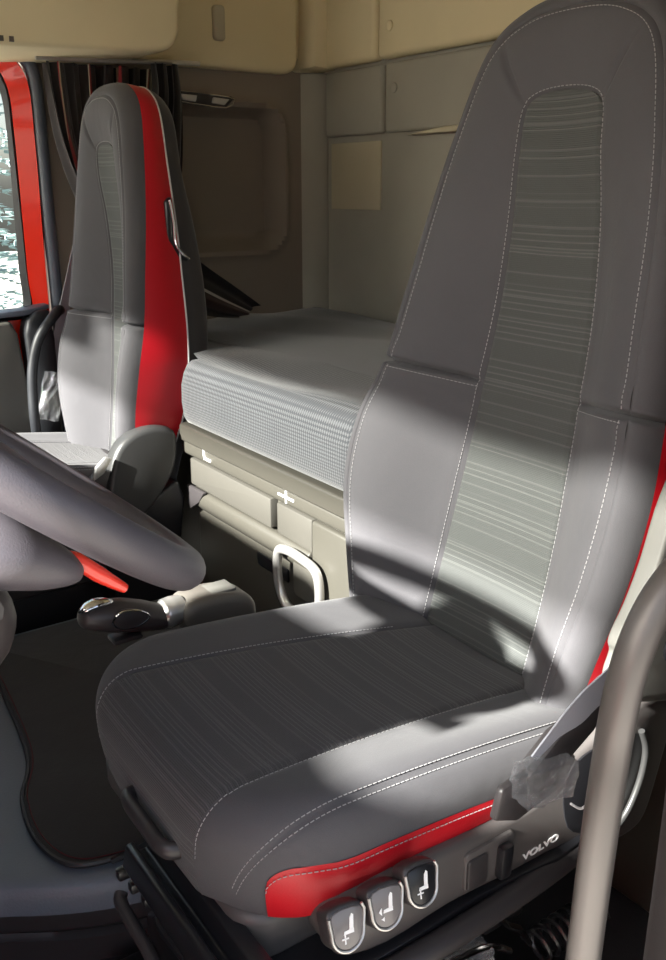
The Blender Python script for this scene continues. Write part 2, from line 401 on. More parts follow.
def make_back(root, P, rec, Yc, ws=1., hs_=1.):
    a = R(rec); S = Vector((math.sin(a), 0, math.cos(a))); Nn = Vector((-math.cos(a), 0, math.sin(a))); B = Vector((P[0], Yc, P[1]))
    def W(p, sg=1): return B + S*p.x*hs_ + Vector((0, 1, 0))*p.y*sg*ws + Nn*p.z
    def band(fn, fs=FB):
        rows, uvs = [], []
        for u in US: rows.append([W(fn(u, f)) for f in fs]); uvs.append([(fn(u, f).y, fn(u, f).x) for f in fs])
        for u in US[::-1][1:]: rows.append([W(fn(u, f), -1) for f in fs]); uvs.append([(-fn(u, f).y, fn(u, f).x) for f in fs])
        return gridmesh(rows, uvs)
    def fill(C, sgn, dish):
        rows, uvs = [], []
        for u in US:
            p = cs(C, u); r, w = [], []
            for k in FILL:
                q = Vector((p.x + (.0 if sgn > 0 else 0), p.y*k, p.z + dish*(1-k*k)*(1 if u < 8 else (10-u)/2)))
                if sgn > 0 and abs(k) == 1: q.z -= .003
                r.append(W(q)); w.append((q.y, q.x))
            rows.append(r); uvs.append(w)
        return gridmesh(rows, uvs)
    mk('backrest_cover', band(surf12), 'fab', root, angle=70)
    g = band(surf23, [0, .03, .12, .25, .4, .55, .7, .85, 1]); mk('backrest_bolster', g, 'fab', root, angle=70)
    mk('backrest_insert', fill(C1, 1, -.006), 'rib', root, angle=70)
    mk('backrest_side_panel', band(surf34, [0, .05, .2, .4, .6, .8, .95, 1]), 'red', root, angle=70)['label'] = 'red leather side panel'
    g1 = band(surf45, [0, .1, .3, .5, .7, .9, 1]); g2 = fill(C5, -1, -.02)
    mk('back_shell', join(g1[:2], g2[:2]), 'shell', root, angle=70)
    st = []
    e = Nn
    for sg in (1, -1):
        for fn, f, lo, hi in ((surf12, .045, .6, 10), (surf12, .93, .6, 3.93), (surf12, .93, 4.07, 10)):
            uu = lo; path = []
            while uu <= hi: path.append(W(fn(uu, f), sg)+Nn*.0006); uu += .04
            mk('stitching', stitch(path, Nn), 'thread', root, smooth=False)
        path = [W(surf12(3.90, f/20), sg)+Nn*.0006 for f in range(1, 20)]
        mk('stitching', stitch(path, Nn), 'thread', root, smooth=False)
    for sg in (-1,):
        path = [W(surf34(uu/20, 1.0)+Vector((0, .001, 0)), sg) for uu in range(18, 196, 4)]
        mk('piping', tube(path, .0022, 6, smooth_n=0, up=(0, 1, 0)), 'piping', root)
    return W

def make_cushion(root, X0, Yc, Z0, ribm='rib2', wc=.188):
    """X0 = front edge, Z0 = height of the cushion top at the front"""
    W_, rc, Rr, A = wc, .085, .05, .475        # core half width, core corner radius, roll radius, core length
    xr = X0+Rr+A
    dmax = Rr*math.pi/2+.080
    def seam_in(a): return .137-.030*(1-a/A) if a < A else .137
    def pos(a, b):
        qx = max(abs(b)-(W_-rc), 0); qy = max(a-(A-rc), 0); L = math.hypot(qx, qy); d = L-rc
        if d <= 0: px, py, dz, dd = a, b, 0, 0
        else:
            dd = min(d, dmax); dx, dy = qx/L, qy/L
            if dd < Rr*math.pi/2: o, dz = Rr*math.sin(dd/Rr), Rr*(1-math.cos(dd/Rr))
            else: o, dz = Rr, Rr+(dd-Rr*math.pi/2)
            if dd > Rr*math.pi/2:
                k = (dd-Rr*math.pi/2)/.07; o -= .010*k*k
            py = math.copysign((W_-rc)+dx*(rc+o), b) if qx > 0 else b
            px = (A-rc)+dy*(rc+o) if qy > 0 else a
        x = xr-px; f = px/A
        z = Z0-.055*(1-min(f, 1))**1.2 + .004*math.sin(math.pi*min(f, 1))
        side = min(1, max(0, (abs(b)-.11)/.10)); side = side*side*(3-2*side)
        z += .018*side*(1-.45*min(f, 1)) - .006*(1-min(1, abs(b)/.13)**2)*(1 if f < 1 else max(0, 1-(f-1)*6))
        # seams sink a little
        s1 = seam_in(a); g = math.exp(-((abs(b)-s1)/.004)**2)*.004 + math.exp(-((abs(b)-(W_+.030))/.004)**2)*.003
        ins = Vector((0, 0, -1)) if d < .02 else Vector((math.copysign(0, b), -math.copysign(1, b)*(qx/max(L, 1e-6)), -.4))
        p = Vector((x, Yc+py, z-dz))+ins*g
        return p, dd
    cols = []
    def seg(f0, f1, n):
        for k in range(n): cols.append(lambda a, k=k, n=n, f0=f0, f1=f1: f0(a)+(f1(a)-f0(a))*k/n)
    c = lambda v: (lambda a: v)
    wr = W_+Rr*math.pi/2+.002; wo = W_+.030
    seg(c(-(W_+dmax)), c(-wr), 12); i1 = len(cols)
    seg(c(-wr), c(-wo), 8); i2 = len(cols)
    seg(c(-wo), lambda a: -seam_in(a), 16); i3 = len(cols)
    seg(lambda a: -seam_in(a), seam_in, 40); i4 = len(cols)
    seg(seam_in, c(wo), 16); seg(c(wo), c(wr), 8); i5 = len(cols); seg(c(wr), c(W_+dmax), 12); cols.append(c(W_+dmax))
    rows = [k/230*(A+dmax) for k in range(231)]
    PP, UV, D = [], [], []
    for a in rows:
        r, w, dl = [], [], []
        for f in cols:
            b = f(a); p, d = pos(a, b); r.append(p); w.append((b, a)); dl.append(d)
        PP.append(r); UV.append(w); D.append(dl)
    def ok(i, j): return min(D[i][j], D[i+1][j], D[i][j+1], D[i+1][j+1]) < dmax-1e-5
    def isred(i, j):
        if j >= i1: return False
        p = PP[i][j]; q = p.x-(X0+.055); zz = p.z-(Z0-Rr-.018)
        return q > 0 and not (q < .02 and zz > 0 and (q-.02)**2+(zz)**2 > .02**2)
    mk('cushion_insert', gridmesh(PP, UV, lambda i, j: i3 <= j < i4 and ok(i, j)), ribm, root, angle=70)
    mk('cushion_cover', gridmesh(PP, UV, lambda i, j: not (i3 <= j < i4) and ok(i, j)), 'fab', root, angle=70)
    # red leather panel let into the near side, its front end rounded
    d0, d1 = Rr*math.pi/2+.009, dmax-.001; L1 = A-rc; LA = rc*R(43); Lt = L1-.05+LA
    def redpt(w, d, off=.0016):
        w += .05
        if w <= L1: a, b, dr = w, -W_, (0., -1.)
        else:
            ph = (w-L1)/rc; a, b = (A-rc)+rc*math.sin(ph), -(W_-rc)-rc*math.cos(ph); dr = (math.sin(ph), -math.cos(ph))
        p = pos(a+dr[0]*d, b+dr[1]*d)[0]
        return p+Vector((-dr[0], dr[1], 0))*off
    def dtop(w):
        k = max(0, (w-(Lt-.022))/.022); return d0+.030*(1-math.sqrt(max(0, 1-k*k)))+.018*max(0, 1-w/.10)
    rw = [Lt*(k/90)**.9 for k in range(80)]; rw = sorted(rw+[Lt-.022+.022*k/14 for k in range(15)])
    pts = [[redpt(w, dtop(w)+(d1-dtop(w))*q/8, .0012 if q == 0 else .0024) for q in range(9)] for w in rw]
    mk('cushion_side_panel', gridmesh(pts), 'red', root, angle=70)['label'] = 'red leather side panel'
    st = []
    up = Vector((0, 0, 1))
    for fn in (lambda a: seam_in(a)+.004, lambda a: -seam_in(a)-.004, lambda a: -(wo+.004), lambda a: -(wo-.005), lambda a: wo+.004):
        path = [pos(k/160*(A+.10), fn(k/160*(A+.10)))[0] for k in range(20, 161)]
        nn = Vector((0, -.5, 1)).normalized()
        mk('stitching', stitch([p+nn*.0008 for p in path], nn), 'thread', root, smooth=False)
    path = [redpt(w, dtop(w)+.006, .0032) for w in rw[4:]]
    mk('stitching', stitch(path, Vector((0, -1, 0))), 'thread', root, smooth=False)

def text_geo(s, size, m, ext=.0004, sx=1.):
    cu = bpy.data.curves.new('t', 'FONT'); cu.body = s; cu.size = size; cu.extrude = ext; cu.offset = size*.03; cu.align_x = 'CENTER'; cu.align_y = 'CENTER'
    o = bpy.data.objects.new('t', cu); col.objects.link(o)
    dg = bpy.context.evaluated_depsgraph_get(); me = bpy.data.meshes.new_from_object(o.evaluated_get(dg))
    V = [tuple(m @ Vector((v.co.x*sx, v.co.y, v.co.z))) for v in me.vertices]; F = [tuple(p.vertices) for p in me.polygons]
    bpy.data.objects.remove(o); bpy.data.curves.remove(cu); bpy.data.meshes.remove(me)
    return V, F

# ------------------------------------------------------------------ the cab (structure)
def st_(name, geo, mat, **k): return tag(mk(name, geo, mat, **k), kind='structure')
st_('floor', box(-1.0, 1.70, .36, 2.46, -.06, 0), 'carpet2')
st_('ceiling', box(-1.05, 1.74, .34, 2.50, 1.95, 2.0), 'ceil')
# passenger-side wall: padded lining with a rounded recess and shelf
def left_wall():
    nx, nz = 90, 110; x0, x1, z0, z1 = .99, 1.69, .0, 1.43; P = []
    cx, cz, hw, hh, rr = 1.30, 1.125, .235, .205, .07
    for i in range(nx+1):
        row = []
        for j in range(nz+1):
            x = x0+(x1-x0)*i/nx; z = z0+(z1-z0)*j/nz
            qx, qz = abs(x-cx)-(hw-rr), abs(z-cz)-(hh-rr)
            d = math.hypot(max(qx, 0), max(qz, 0))+min(max(qx, qz), 0)-rr
            w = .022 if z > cz-hh+.05 else .05
            t = min(1, max(0, -d/w)); t = t*t*(3-2*t)
            lip = .010*math.exp(-((d-.004)/.012)**2)
            row.append((x, 2.455+.080*t-lip*1.4, z))
        P.append(row)
    return gridmesh(P)
st_('wall_left', left_wall(), 'taupe')
st_('wall_left', prism([(.795, 0), (.99, 0), (.99, 1.43), (.795, 1.43)], 'y', 2.455, 2.50, .004), 'taupe')       # pillar lining beside the door
st_('wall_left', box(-1.0, 1.70, 2.46, 2.52, 1.47, 1.95), 'beige')
st_('wall_left', box(-1.0, -.55, 2.455, 2.50, 0, 1.47), 'taupe')
st_('wall_left', box(.80, 1.74, 2.54, 2.57, 0, 1.95), 'taupe')
st_('wall_rear', box(1.60, 1.70, 2.38, 2.53, 1.436, 1.95, .02), 'beige')
st_('trim_1', prism([(1.60, 2.455), (1.635, 2.437), (1.66, 2.428), (1.685, 2.425), (1.69, 2.47), (1.58, 2.47)], 'z', .70, 1.432, .012, 4), 'rear')
st_('trim_2', prism(rrect(1.185, 1.70, .77, .56, .045), 'y', 2.415, 2.47, .014, 3), 'beige')   # upper side lining
st_('wall_rear', box(1.682, 1.74, .34, 2.50, 0, 1.95), 'rear')
for n_, (a, b) in enumerate(((2.142, 2.418), (.5, 2.128))):
    st_('trim_%d' % (3+n_), box(1.664, 1.69, a, b, 1.250, 1.430, .010, 3), 'rear')
for n_, (a, b) in enumerate(((2.155, 2.42), (.5, 2.142))):
    st_('trim_%d' % (5+n_), box(1.645, 1.69, a, b, 1.438, 1.95, .016, 3), 'beige')
# slot with a pale ledge in the rear wall
st_('trim_7', prism([(2.02, 1.240), (1.78, 1.240), (1.76, 1.256), (1.86, 1.254), (1.93, 1.248)], 'x', 1.650, 1.69, .003), 'patch')
st_('unseen_cab_front', box(-1.06, -1.0, .36, 2.50, -.05, .86), 'dark')
st_('unseen_cab_front', box(-.81, -.74, .36, 2.50, 1.765, 1.95), 'ceil')
st_('unseen_cab_front', prism([(-1.0, .0), (-.62, .0), (-.55, .86), (-.60, .99), (-1.0, 1.0)], 'y', .40, 2.44, .02), 'dark')  # unseen dashboard, added to cut off the low sun
st_('unseen_cab_front', prism([(-1.06, .86), (-.98, .86), (-.72, 1.75), (-.80, 1.75)], 'y', 2.38, 2.50), 'dark')
st_('unseen_cab_front', prism([(-1.06, .86), (-.98, .86), (-.72, 1.75), (-.80, 1.75)], 'y', .34, .46), 'dark')
st_('wall_right', box(.625, 1.74, .33, .385, -.06, 1.95, .008), 'dark')
st_('wall_right', box(-1.05, .625, .33, .385, 1.46, 1.95), 'ceil')
st_('wall_right', box(-1.05, -.80, .33, .385, -.06, 1.0), 'dark')

st_('window_2', thick(([(-1.0, .46, .92), (-1.0, 2.38, .92), (-.835, 2.38, 1.57), (-.835, .46, 1.57)], [(0, 1, 2, 3)]), .004), 'glass')
st_('window_2', thick(([(-.835, .46, 1.575), (-.835, 2.38, 1.575), (-.785, 2.38, 1.78), (-.785, .46, 1.78)], [(0, 1, 2, 3)]), .004), 'smoked')
# passenger door with its window
door = empty('door_1', (.1, 2.47, .1)); tag(door, kind='structure')
GL = [(-.45, .76), (.55, .772), (.66, .782), (.723, .794), (.727, .90), (.730, 1.024), (.734, 1.13), (.735, 1.242), (.731, 1.315), (.716, 1.365), (.68, 1.405), (.62, 1.425), (-.45, 1.43)]
RI = [(-.47, .745), (.55, .757), (.66, .768), (.738, .785), (.741, .90), (.742, 1.024), (.743, 1.13), (.743, 1.242), (.740, 1.325), (.722, 1.38), (.69, 1.42), (.63, 1.443), (-.47, 1.448)]
RO = [(-.52, .08), (.55, .08), (.70, .08), (.782, .12), (.783, .80), (.785, 1.024), (.787, 1.13), (.787, 1.242), (.785, 1.338), (.765, 1.395), (.72, 1.435), (.65, 1.462), (-.52, 1.465)]
def ring(A, B, ya, yb, d):
    n = len(A); V = [(p[0], ya, p[1]) for p in A]+[(p[0], yb, p[1]) for p in B]
    F = [(i, (i+1) % n, n+(i+1) % n, n+i) for i in range(n)]
    return thick((V, F), d)
def fine(L):
    return [(v.x, v.z) for v in catmull([(p[0], 0, p[1]) for p in L[2:12]], 5)]
def loop(L): return [L[0], L[1]]+fine(L)+[L[12]]
mk('door_frame', ring(loop(RI), loop(RO), 2.470, 2.450, .02), 'paint', door)['label'] = 'glossy red painted frame'
mk('window_rubber', ring(loop(GL), loop(RI), 2.478, 2.462, .015), 'rubber', door)
pane = ([(p[0], 2.486, p[1]) for p in loop(GL)], [tuple(range(len(loop(GL))))])
st_('window_1', thick(pane, .004), 'glass')
mk('door_trim', prism([(-.5, .1), (.70, .1), (.70, .45), (.688, .60), (.676, .74), (.66, .775), (.5, .768), (-.5, .745)], 'y', 2.395, 2.45, .010, 3), 'plate', door)
mk('door_edge', prism([(.694, .1), (.765, .1), (.768, .72), (.762, .80), (.725, .798), (.700, .775), (.690, .74), (.694, .62)], 'y', 2.380, 2.448, .012, 3), 'rubber', door)
mk('window_ledge', prism([(-.5, .752), (.70, .785), (.765, .800), (.765, .812), (.70, .800), (-.5, .765)], 'y', 2.40, 2.47, .004), 'seal', door)
SE = [(.60, 1.478), (.70, 1.455), (.765, 1.418), (.795, 1.362), (.798, 1.20), (.798, 1.023), (.800, .79), (.796, .60), (.79, .30), (.785, .05)]
st_('trim_8', tube([(x, 2.440, z) for x, z in SE], .017, 12), 'seal')

st_('unseen_cab_front', box(-.62, -.43, .42, 1.25, .6, 1.075, .04, 3), 'dark')  # unseen raised dash block, added to shade the front of the driver's cushion
st_('unseen_cab_front', box(-.42, -.16, .66, 1.12, .85, 1.00, .03, 3), 'dark')  # unseen binnacle block, added to shade the middle of the driver's cushion
st_('unseen_cab_front', box(-.70, -.12, 1.25, 1.95, .20, 1.0, .05, 3), 'dark')  # unseen console block, added to keep sun off the lower bunk base
# driver's door, swung wide open ahead of the camera
d2r = empty('door_2', (-.83, -.1, .05)); tag(d2r, kind='structure')
mk('door_panel', box(-.88, -.80, -.62, .33, .05, .86, .02, 3), 'paint', d2r)
for y0_, y1_, z0_, z1_ in ((-.62, -.56, .85, 1.46), (.27, .33, .85, 1.46), (-.62, .33, 1.40, 1.47)):
    mk('window_frame', box(-.86, -.81, y0_, y1_, z0_, z1_, .01), 'paint', d2r)
mk('window_glass', box(-.838, -.834, -.57, .28, .85, 1.41), 'glass', d2r)
# ------------------------------------------------------------------ engine tunnel, mat
def tunnel(low=False):
    ny, nx = 44, 60; P = []
    for i in range(nx+1):
        x = -.53+1.405*i/nx; row = []
        ye = 1.034 if x > .42 else 1.034+.10*min(1, ((.42-x)/.22))**1.6
        rise = max(0, min(1, (.25-x)/.5)); rise = rise*rise*(3-2*rise)*.04
        zt = .15
        prof = [(ye+.012, 0.0), (ye+.010, .045), (ye+.030, .055), (ye+.030, .060), (ye+.002, .068), (ye, .075), (ye, .10), (ye+.002, .125), (ye+.008, .139), (ye+.018, .147), (ye+.03, .150)]
        for y, z in prof: row.append((x, y, z))
        for j in range(1, ny+1):
            y = ye+.03+(1.895-ye-.03)*j/ny
            k = max(0, min(1, (y-ye-.03)/.25)); k = k*k*(3-2*k)
            # hollow beside the mat edge
            row.append((x, y, zt+rise*k))
        row.append((x, 1.90, 0)); P.append(row)
    return gridmesh(P, keep=lambda i, j: (j < 6) == low)
et_ = tag(mk('engine_tunnel', tunnel(), 'blue', angle=60), 'grey moulded plastic tunnel cover, tinted blue with painted sky reflection, on the floor around the black mat', 'floor cover')
mk('side_skirt', tunnel(True), 'dark', et_, angle=60)
ME = [(.40, 1.076), (.345, 1.086), (.31, 1.102), (.290, 1.135), (.281, 1.18), (.281, 1.227), (.287, 1.27), (.297, 1.310), (.325, 1.37), (.341, 1.44), (.352, 1.549), (.362, 1.674), (.368, 1.80), (.375, 1.87)]
me2 = [(v.x, v.y) for v in catmull([(a, b, 0) for a, b in ME], 5)]
mat_r = empty('floor_mat', (.6, 1.5, .151), 'black carpet mat with dark red edging between the two seats', 'mat')
mk('carpet_pile', prism([(.87, 1.076)]+me2+[(.87, 1.87)], 'z', .1515, .160, .002), 'carpet', mat_r)
mk('binding', tube([(x, y, .159) for x, y in [(.87, 1.076)]+me2[::3]+[(.375, 1.87)]], .0042, 6, smooth_n=2), 'rubber', mat_r)
mk('edge_stitching', tube([(x+.010, y+.006, .1608) for x, y in me2[::3]], .0010, 5, smooth_n=2), 'edge', mat_r)

# ------------------------------------------------------------------ driver's seat
ds = empty('driver_seat', (.62, .83, 0), 'large grey fabric driver seat with red side panels behind the steering wheel', 'seat')
make_back(ds, (.802, .52), 14.9, .850)
make_cushion(ds, .312, .825, .525)
# upright grey plate beside the near bolster
SP = [(.905, .93), (.876, .853), (.856, .80), (.838, .760), (.820, .700), (.800, .655), (.783, .628), (.778, .612), (.782, .600), (.774, .575), (.783, .548), (.80, .538), (.93, .508), (1.0, .60), (1.03, .90)]
sp = mk('side_plate', prism([(v.x, v.z) for v in catmull([(x, 0, z) for x, z in SP], 3, True)], 'y', .545, .572, .007, 3), 'plate', ds)
sp['label'] = 'upright light grey side plate'
mk('screw_hole', lathe([(.0055, .0), (.0055, .003), (.004, .0035)], (.797, .5455, .634), (0, -1, 0), 16), 'black', sp)
kn = mk('recline_socket', lathe([(.022, 0), (.022, .006), (.018, .008), (.016, .004), (.001, .003)], (.872, .546, .590), (0, -1, 0), 28), 'black', sp)
mk('ring', tube([(.872+.021*math.cos(a*math.pi/8), .5385, .590+.021*math.sin(a*math.pi/8)) for a in range(16)], .0022, 8, True), 'plate', sp)
# moulded cover along the near side of the base, running up into the recliner cover
VP = [(.405, .425), (.41, .372), (.47, .352), (.555, .356), (.645, .350), (.738, .345), (.79, .325), (.83, .306), (.875, .302), (.905, .318), (.925, .38), (.94, .45), (.935, .480), (.87, .500), (.81, .490), (.775, .475), (.735, .462), (.715, .450), (.69, .432), (.60, .430), (.50, .435)]
sc = mk('side_cover', prism([(v.x, v.z) for v in catmull([(x, 0, z) for x, z in VP], 3, True)], 'y', .575, .62, .010, 3), 'seatplastic', ds)
mk('belt_pocket', prism([(v.x, v.z) for v in catmull([(.735, 0, .45), (.80, 0, .47), (.868, 0, .455), (.872, 0, .40), (.845, 0, .345), (.80, 0, .342), (.745, 0, .372)], 4, True)], 'y', .5735, .58, .002), 'black', sc)
mk('pocket_rim', tube([(.866, .571, .462), (.878, .570, .43), (.874, .570, .39), (.856, .570, .352), (.832, .570, .334), (.805, .571, .333)], .0042, 10), 'padgrey', sc)
sw = mk('switch_panel', prism(rrect(.613, .3905, .076, .052, .008), 'y', .571, .578, .003), 'seatplastic', sc)
mk('blank', prism(rrect(.592, .388, .030, .040, .005), 'y', .568, .574, .002), 'dark', sc)
mk('rocker_switch', prism([(.620, .366), (.638, .366), (.640, .408), (.622, .408)], 'y', .560, .573, .004), 'black', sc)
ym = Matrix(((1, 0, 0, 0), (0, 0, -1, 0), (0, 1, 0, 0), (0, 0, 0, 1)))      # text plane facing -Y
tm = Matrix.Translation((.700, .5744, .366)) @ Matrix.Rotation(R(-2), 4, 'Y') @ ym
mk('lettering', text_geo('VOLVO', .0125, tm, sx=1.45), 'white', sc, smooth=False)
# three rounded keys under the red panel
def pict(kind, T):
    """seat pictogram: backrest stroke, seat stroke and a small arrow cross"""
    gs = [prism([(.000, -.001), (.0045, -.001), (.0055, .012), (.0035, .0135), (.001, .010)], 'z', 0, .0006),
          prism([(-.007, -.004), (.005, -.004), (.005, .000), (-.006, -.001)], 'z', 0, .0006)]
    if kind == 0: gs += [box(-.0095, -.0015, -.0085, -.0070, 0, .0006), box(-.0062, -.0048, -.0125, -.0035, 0, .0006)]
    if kind == 1: gs += [prism([(-.0125, -.002), (-.009, .0015), (-.009, -.0055)], 'z', 0, .0006), prism([(-.010, -.009), (-.006, -.0075), (-.0065, -.0115)], 'z', 0, .0006)]
    if kind == 2: gs += [box(-.0095, -.0015, -.0075, -.0062, 0, .0006), box(-.006, -.0046, -.012, -.002, 0, .0006)]
    return xf(join(*gs), T)
for k, (x, z, kl) in enumerate(((.400, .436, 'leftmost seat key, cross-and-seat pictogram'), (.447, .436, 'middle seat key'), (.492, .439, 'rightmost seat key, glossy dark face'))):
    c_, s_ = math.cos(R(22)), math.sin(R(22))
    T = Matrix.Translation((x, .548, z)) @ Matrix.Rotation(R(10), 4, 'Y') @ Matrix.Rotation(R(-22), 4, 'X') @ ym
    U = [(-.021, .022), (.021, .022), (.022, .0), (.020, -.012), (.013, -.020), (.004, -.0235), (-.004, -.0235), (-.013, -.020), (-.020, -.012), (-.022, .0)]
    U = [(v.x*.92, v.y*.92) for v in catmull([(a, b, 0) for a, b in U], 3, True)]
    b_ = mk('control_key', xf(prism(U, 'z', -.020, 0, .004, 3), T), 'dark', ds)
    b_['label'] = kl
    mk('key_face', xf(prism([(a*.84, b*.84) for a, b in U], 'z', -.002, .002, .0015), T), 'black' if k == 2 else 'key', b_)
    mk('key_rim', xf(tube([(a*.93, b*.93, .0012) for a, b in U[3:]], .0016, 8, smooth_n=0), T), 'silver', b_)
    mk('pictogram', pict(k, T @ Matrix.Translation((.001, 0, .0021))), 'white', b_, smooth=False)
# base frame
mk('cushion_base', prism(rrect(.60, .83, .53, .40, .04), 'z', .345, .405, .012, 3), 'seatplastic', ds)
fr = [(.312, .84), (.308, .62), (.316, .585), (.33, .570), (.60, .572), (.80, .60), (.80, .99), (.37, .88)]
frp = [(v.x, v.y) for v in catmull([(x, y, 0) for x, y in fr], 4, True)]
mk('base_tray', prism(frp, 'z', .328, .350, .007, 3), 'black', ds)
mk('front_rail', prism([(.290, .352), (.296, .380), (.306, .382), (.311, .366), (.322, .366), (.326, .392), (.345, .394), (.350, .35), (.330, .338)], 'y', .575, .842, .003), 'black', ds)
mk('side_rail', tube([(.31, .60, .345), (.325, .568, .346), (.36, .556, .345), (.50, .556, .338), (.64, .560, .336), (.76, .572, .332), (.86, .59, .33)], .014, 12), 'dark', ds)
mk('length_handle', tube([(.345, .852, .436), (.314, .847, .440), (.303, .836, .441), (.302, .785, .440), (.303, .750, .438), (.313, .737, .437), (.345, .732, .436)], .0085, 12, flat=1.25), 'dark', ds)['label'] = 'grey seat length handle'
def bellows():
    P = []
    for k in range(15):
        z = .33*k/14; o = .012*(k % 2)
        P.append([(x, y, z) for x, y in rrect(.55, .83, .29-o*2, .34-o*2, .05)]); 
    n = len(P[0]); V = [p for r in P for p in r]; F = [(i*n+j, i*n+(j+1) % n, (i+1)*n+(j+1) % n, (i+1)*n+j) for i in range(14) for j in range(n)]
    return V, F
mk('suspension_bellows', bellows(), 'seatplastic', ds, smooth=False)
mk('floor_plate', box(.32, .86, .62, 1.03, .0, .03, .008), 'black', ds)
mk('lever_pocket', prism([(.62, .05), (.845, .05), (.845, .27), (.80, .305), (.66, .285), (.62, .26)], 'x', .315, .35, .006), 'black', ds)
mk('pedal_lever', tube([(.29, .850, .308), (.285, .838, .303), (.288, .78, .288), (.29, .735, .275), (.30, .69, .262)], .008, 10), 'dark', ds)
mk('release_bar', tube([(.33, .80, .315), (.31, .79, .30), (.318, .735, .285)], .005, 8), 'black', ds)
for k in range(3):
    mk('catch', box(.29+.004*k, .325, .855-.028*k, .868-.028*k, .318, .332, .003), 'black', ds)
# far-side belt guide and stalk
mk('belt_guide', join(prism([(1.062, .70), (1.070, .70), (1.096, .905), (1.098, .925), (1.088, .93), (1.080, .905)], 'x', .93, .955, .003)), 'belt', ds)
mk('buckle_stalk', tube([(.80, 1.10, .37), (.825, 1.118, .405), (.86, 1.125, .435), (.90, 1.12, .445)], .013, 12, flat=.7), 'plate', ds)

# driver's belt, its tongue wrapped in film
db = empty('seat_belt', (.65, .5, .49), 'grey belt strap with film-wrapped buckle beside the driver seat cushion', 'seat belt')
def ribbon(C, ws, th=.002, n=8, side=None):
    path = catmull(C, n); P = []
    for i, p in enumerate(path):
        a, b = path[max(i-1, 0)], path[min(i+1, len(path)-1)]; t = (b-a).normalized()
        s = (Vector(side) - t*t.dot(Vector(side))).normalized() if side else t.cross(Vector((0, 1, 0))).normalized()
        f = i/(len(path)-1)*(len(ws)-1); k = min(int(f), len(ws)-2); w = ws[k]+(ws[k+1]-ws[k])*(f-k)
        P.append([tuple(p+s*w*(q/4-.5)) for q in range(5)])
    return thick(gridmesh(P), th)
mk('webbing', ribbon([(.620, .520, .545), (.665, .515, .585), (.72, .520, .605), (.78, .530, .625), (.83, .535, .645)], [.040, .046, .030, .024]), 'belt', db)
mk('tongue', prism([(.604, .505), (.70, .560), (.705, .588), (.640, .572), (.596, .540)], 'y', .512, .534, .006), 'dark', db)
def crinkle(x0, x1, z0, z1, y0, y1, rot, c, sd):
    rnd = random.Random(sd); bm = bmesh.new()
    g = box(x0, x1, y0, y1, z0, z1)
    vs = [bm.verts.new(v) for v in g[0]]
    for f in g[1]: bm.faces.new([vs[i] for i in f])
    bmesh.ops.subdivide_edges(bm, edges=bm.edges[:], cuts=6, use_grid_fill=True)
    m = Matrix.Rotation(rot, 4, 'Y')
    for v in bm.verts:
        v.co += Vector((rnd.uniform(-1, 1), rnd.uniform(-1, 1), rnd.uniform(-1, 1)))*.0017; v.co = m @ v.co + Vector(c)
    return from_bm(bm)
mk('film_sleeve', crinkle(-.034, .034, -.018, .020, -.014, .014, R(10), (.614, .507, .536), 3), 'film', db, smooth=False)['label'] = 'crinkled clear film'
mk('buckle', prism([(.556, .505), (.590, .490), (.66, .505), (.675, .535), (.60, .545), (.565, .538)], 'y', .516, .526, .004), 'dark', db)
mk('tag_string', tube([(.64, .492, .505), (.655, .490, .494), (.668, .490, .500), (.672, .490, .512), (.680, .490, .515)], .0014, 6), 'white', db)

# ------------------------------------------------------------------ passenger's seat
ps = empty('passenger_seat', (.60, 2.14, 0), 'grey fabric passenger seat with a red side panel beside the bunk', 'seat')
Wp = make_back(ps, (.764, .47), 7.5, 2.088, .81, 1.02)
make_cushion(ps, .27, 2.13, .520, 'rib2', .165)
mk('cushion_base', prism(rrect(.56, 2.13, .50, .36, .04), 'z', .20, .46, .012, 3), 'dark', ps)
mk('pedestal', prism(rrect(.56, 2.13, .40, .34, .04), 'z', .0, .21, .01), 'black', ps)
PD = [(.675, .415), (.684, .47), (.700, .530), (.725, .565), (.765, .585), (.81, .588), (.85, .572), (.856, .53), (.846, .485), (.82, .44), (.77, .385), (.72, .372), (.685, .385)]
pad = mk('side_cover', prism([(v.x, v.z) for v in catmull([(x, 0, z) for x, z in PD], 3, True)], 'y', 1.845, 1.895, .014, 4), 'padgrey', ps)
pad['label'] = 'grey rounded recliner cover'
mk('recliner_base', prism([(.665, .30), (.655, .40), (.70, .42), (.80, .42), (.86, .45), (.875, .40), (.86, .30), (.84, .0), (.72, .0)], 'y', 1.86, 1.93, .010, 3), 'black', ps)
bk = mk('belt_buckle', prism([(.640, .452), (.676, .470), (.690, .505), (.668, .512), (.645, .495)], 'y', 1.842, 1.868, .005), 'dark', ps)
mk('buckle_face', prism([(.648, .490), (.672, .503), (.694, .535), (.678, .540), (.655, .520)], 'y', 1.838, 1.850, .003), 'silver', bk)
mk('recliner_bolt', lathe([(.006, 0), (.006, .003), (.003, .004)], (.835, 1.885, .615), (0, -1, 0), 14), 'black', ps)
lv = mk('upper_latch', prism([(.885, 1.075), (.900, 1.085), (.902, .99), (.935, .955), (.930, .94), (.905, .95), (.884, .98)], 'y', 1.905, 1.935, .004), 'black', ps)
mk('latch_edge', tube([(.894, 1.902, 1.078), (.900, 1.900, 1.03), (.902, 1.900, .985), (.918, 1.901, .962), (.935, 1.903, .95)], .003, 8), 'chrome', lv)

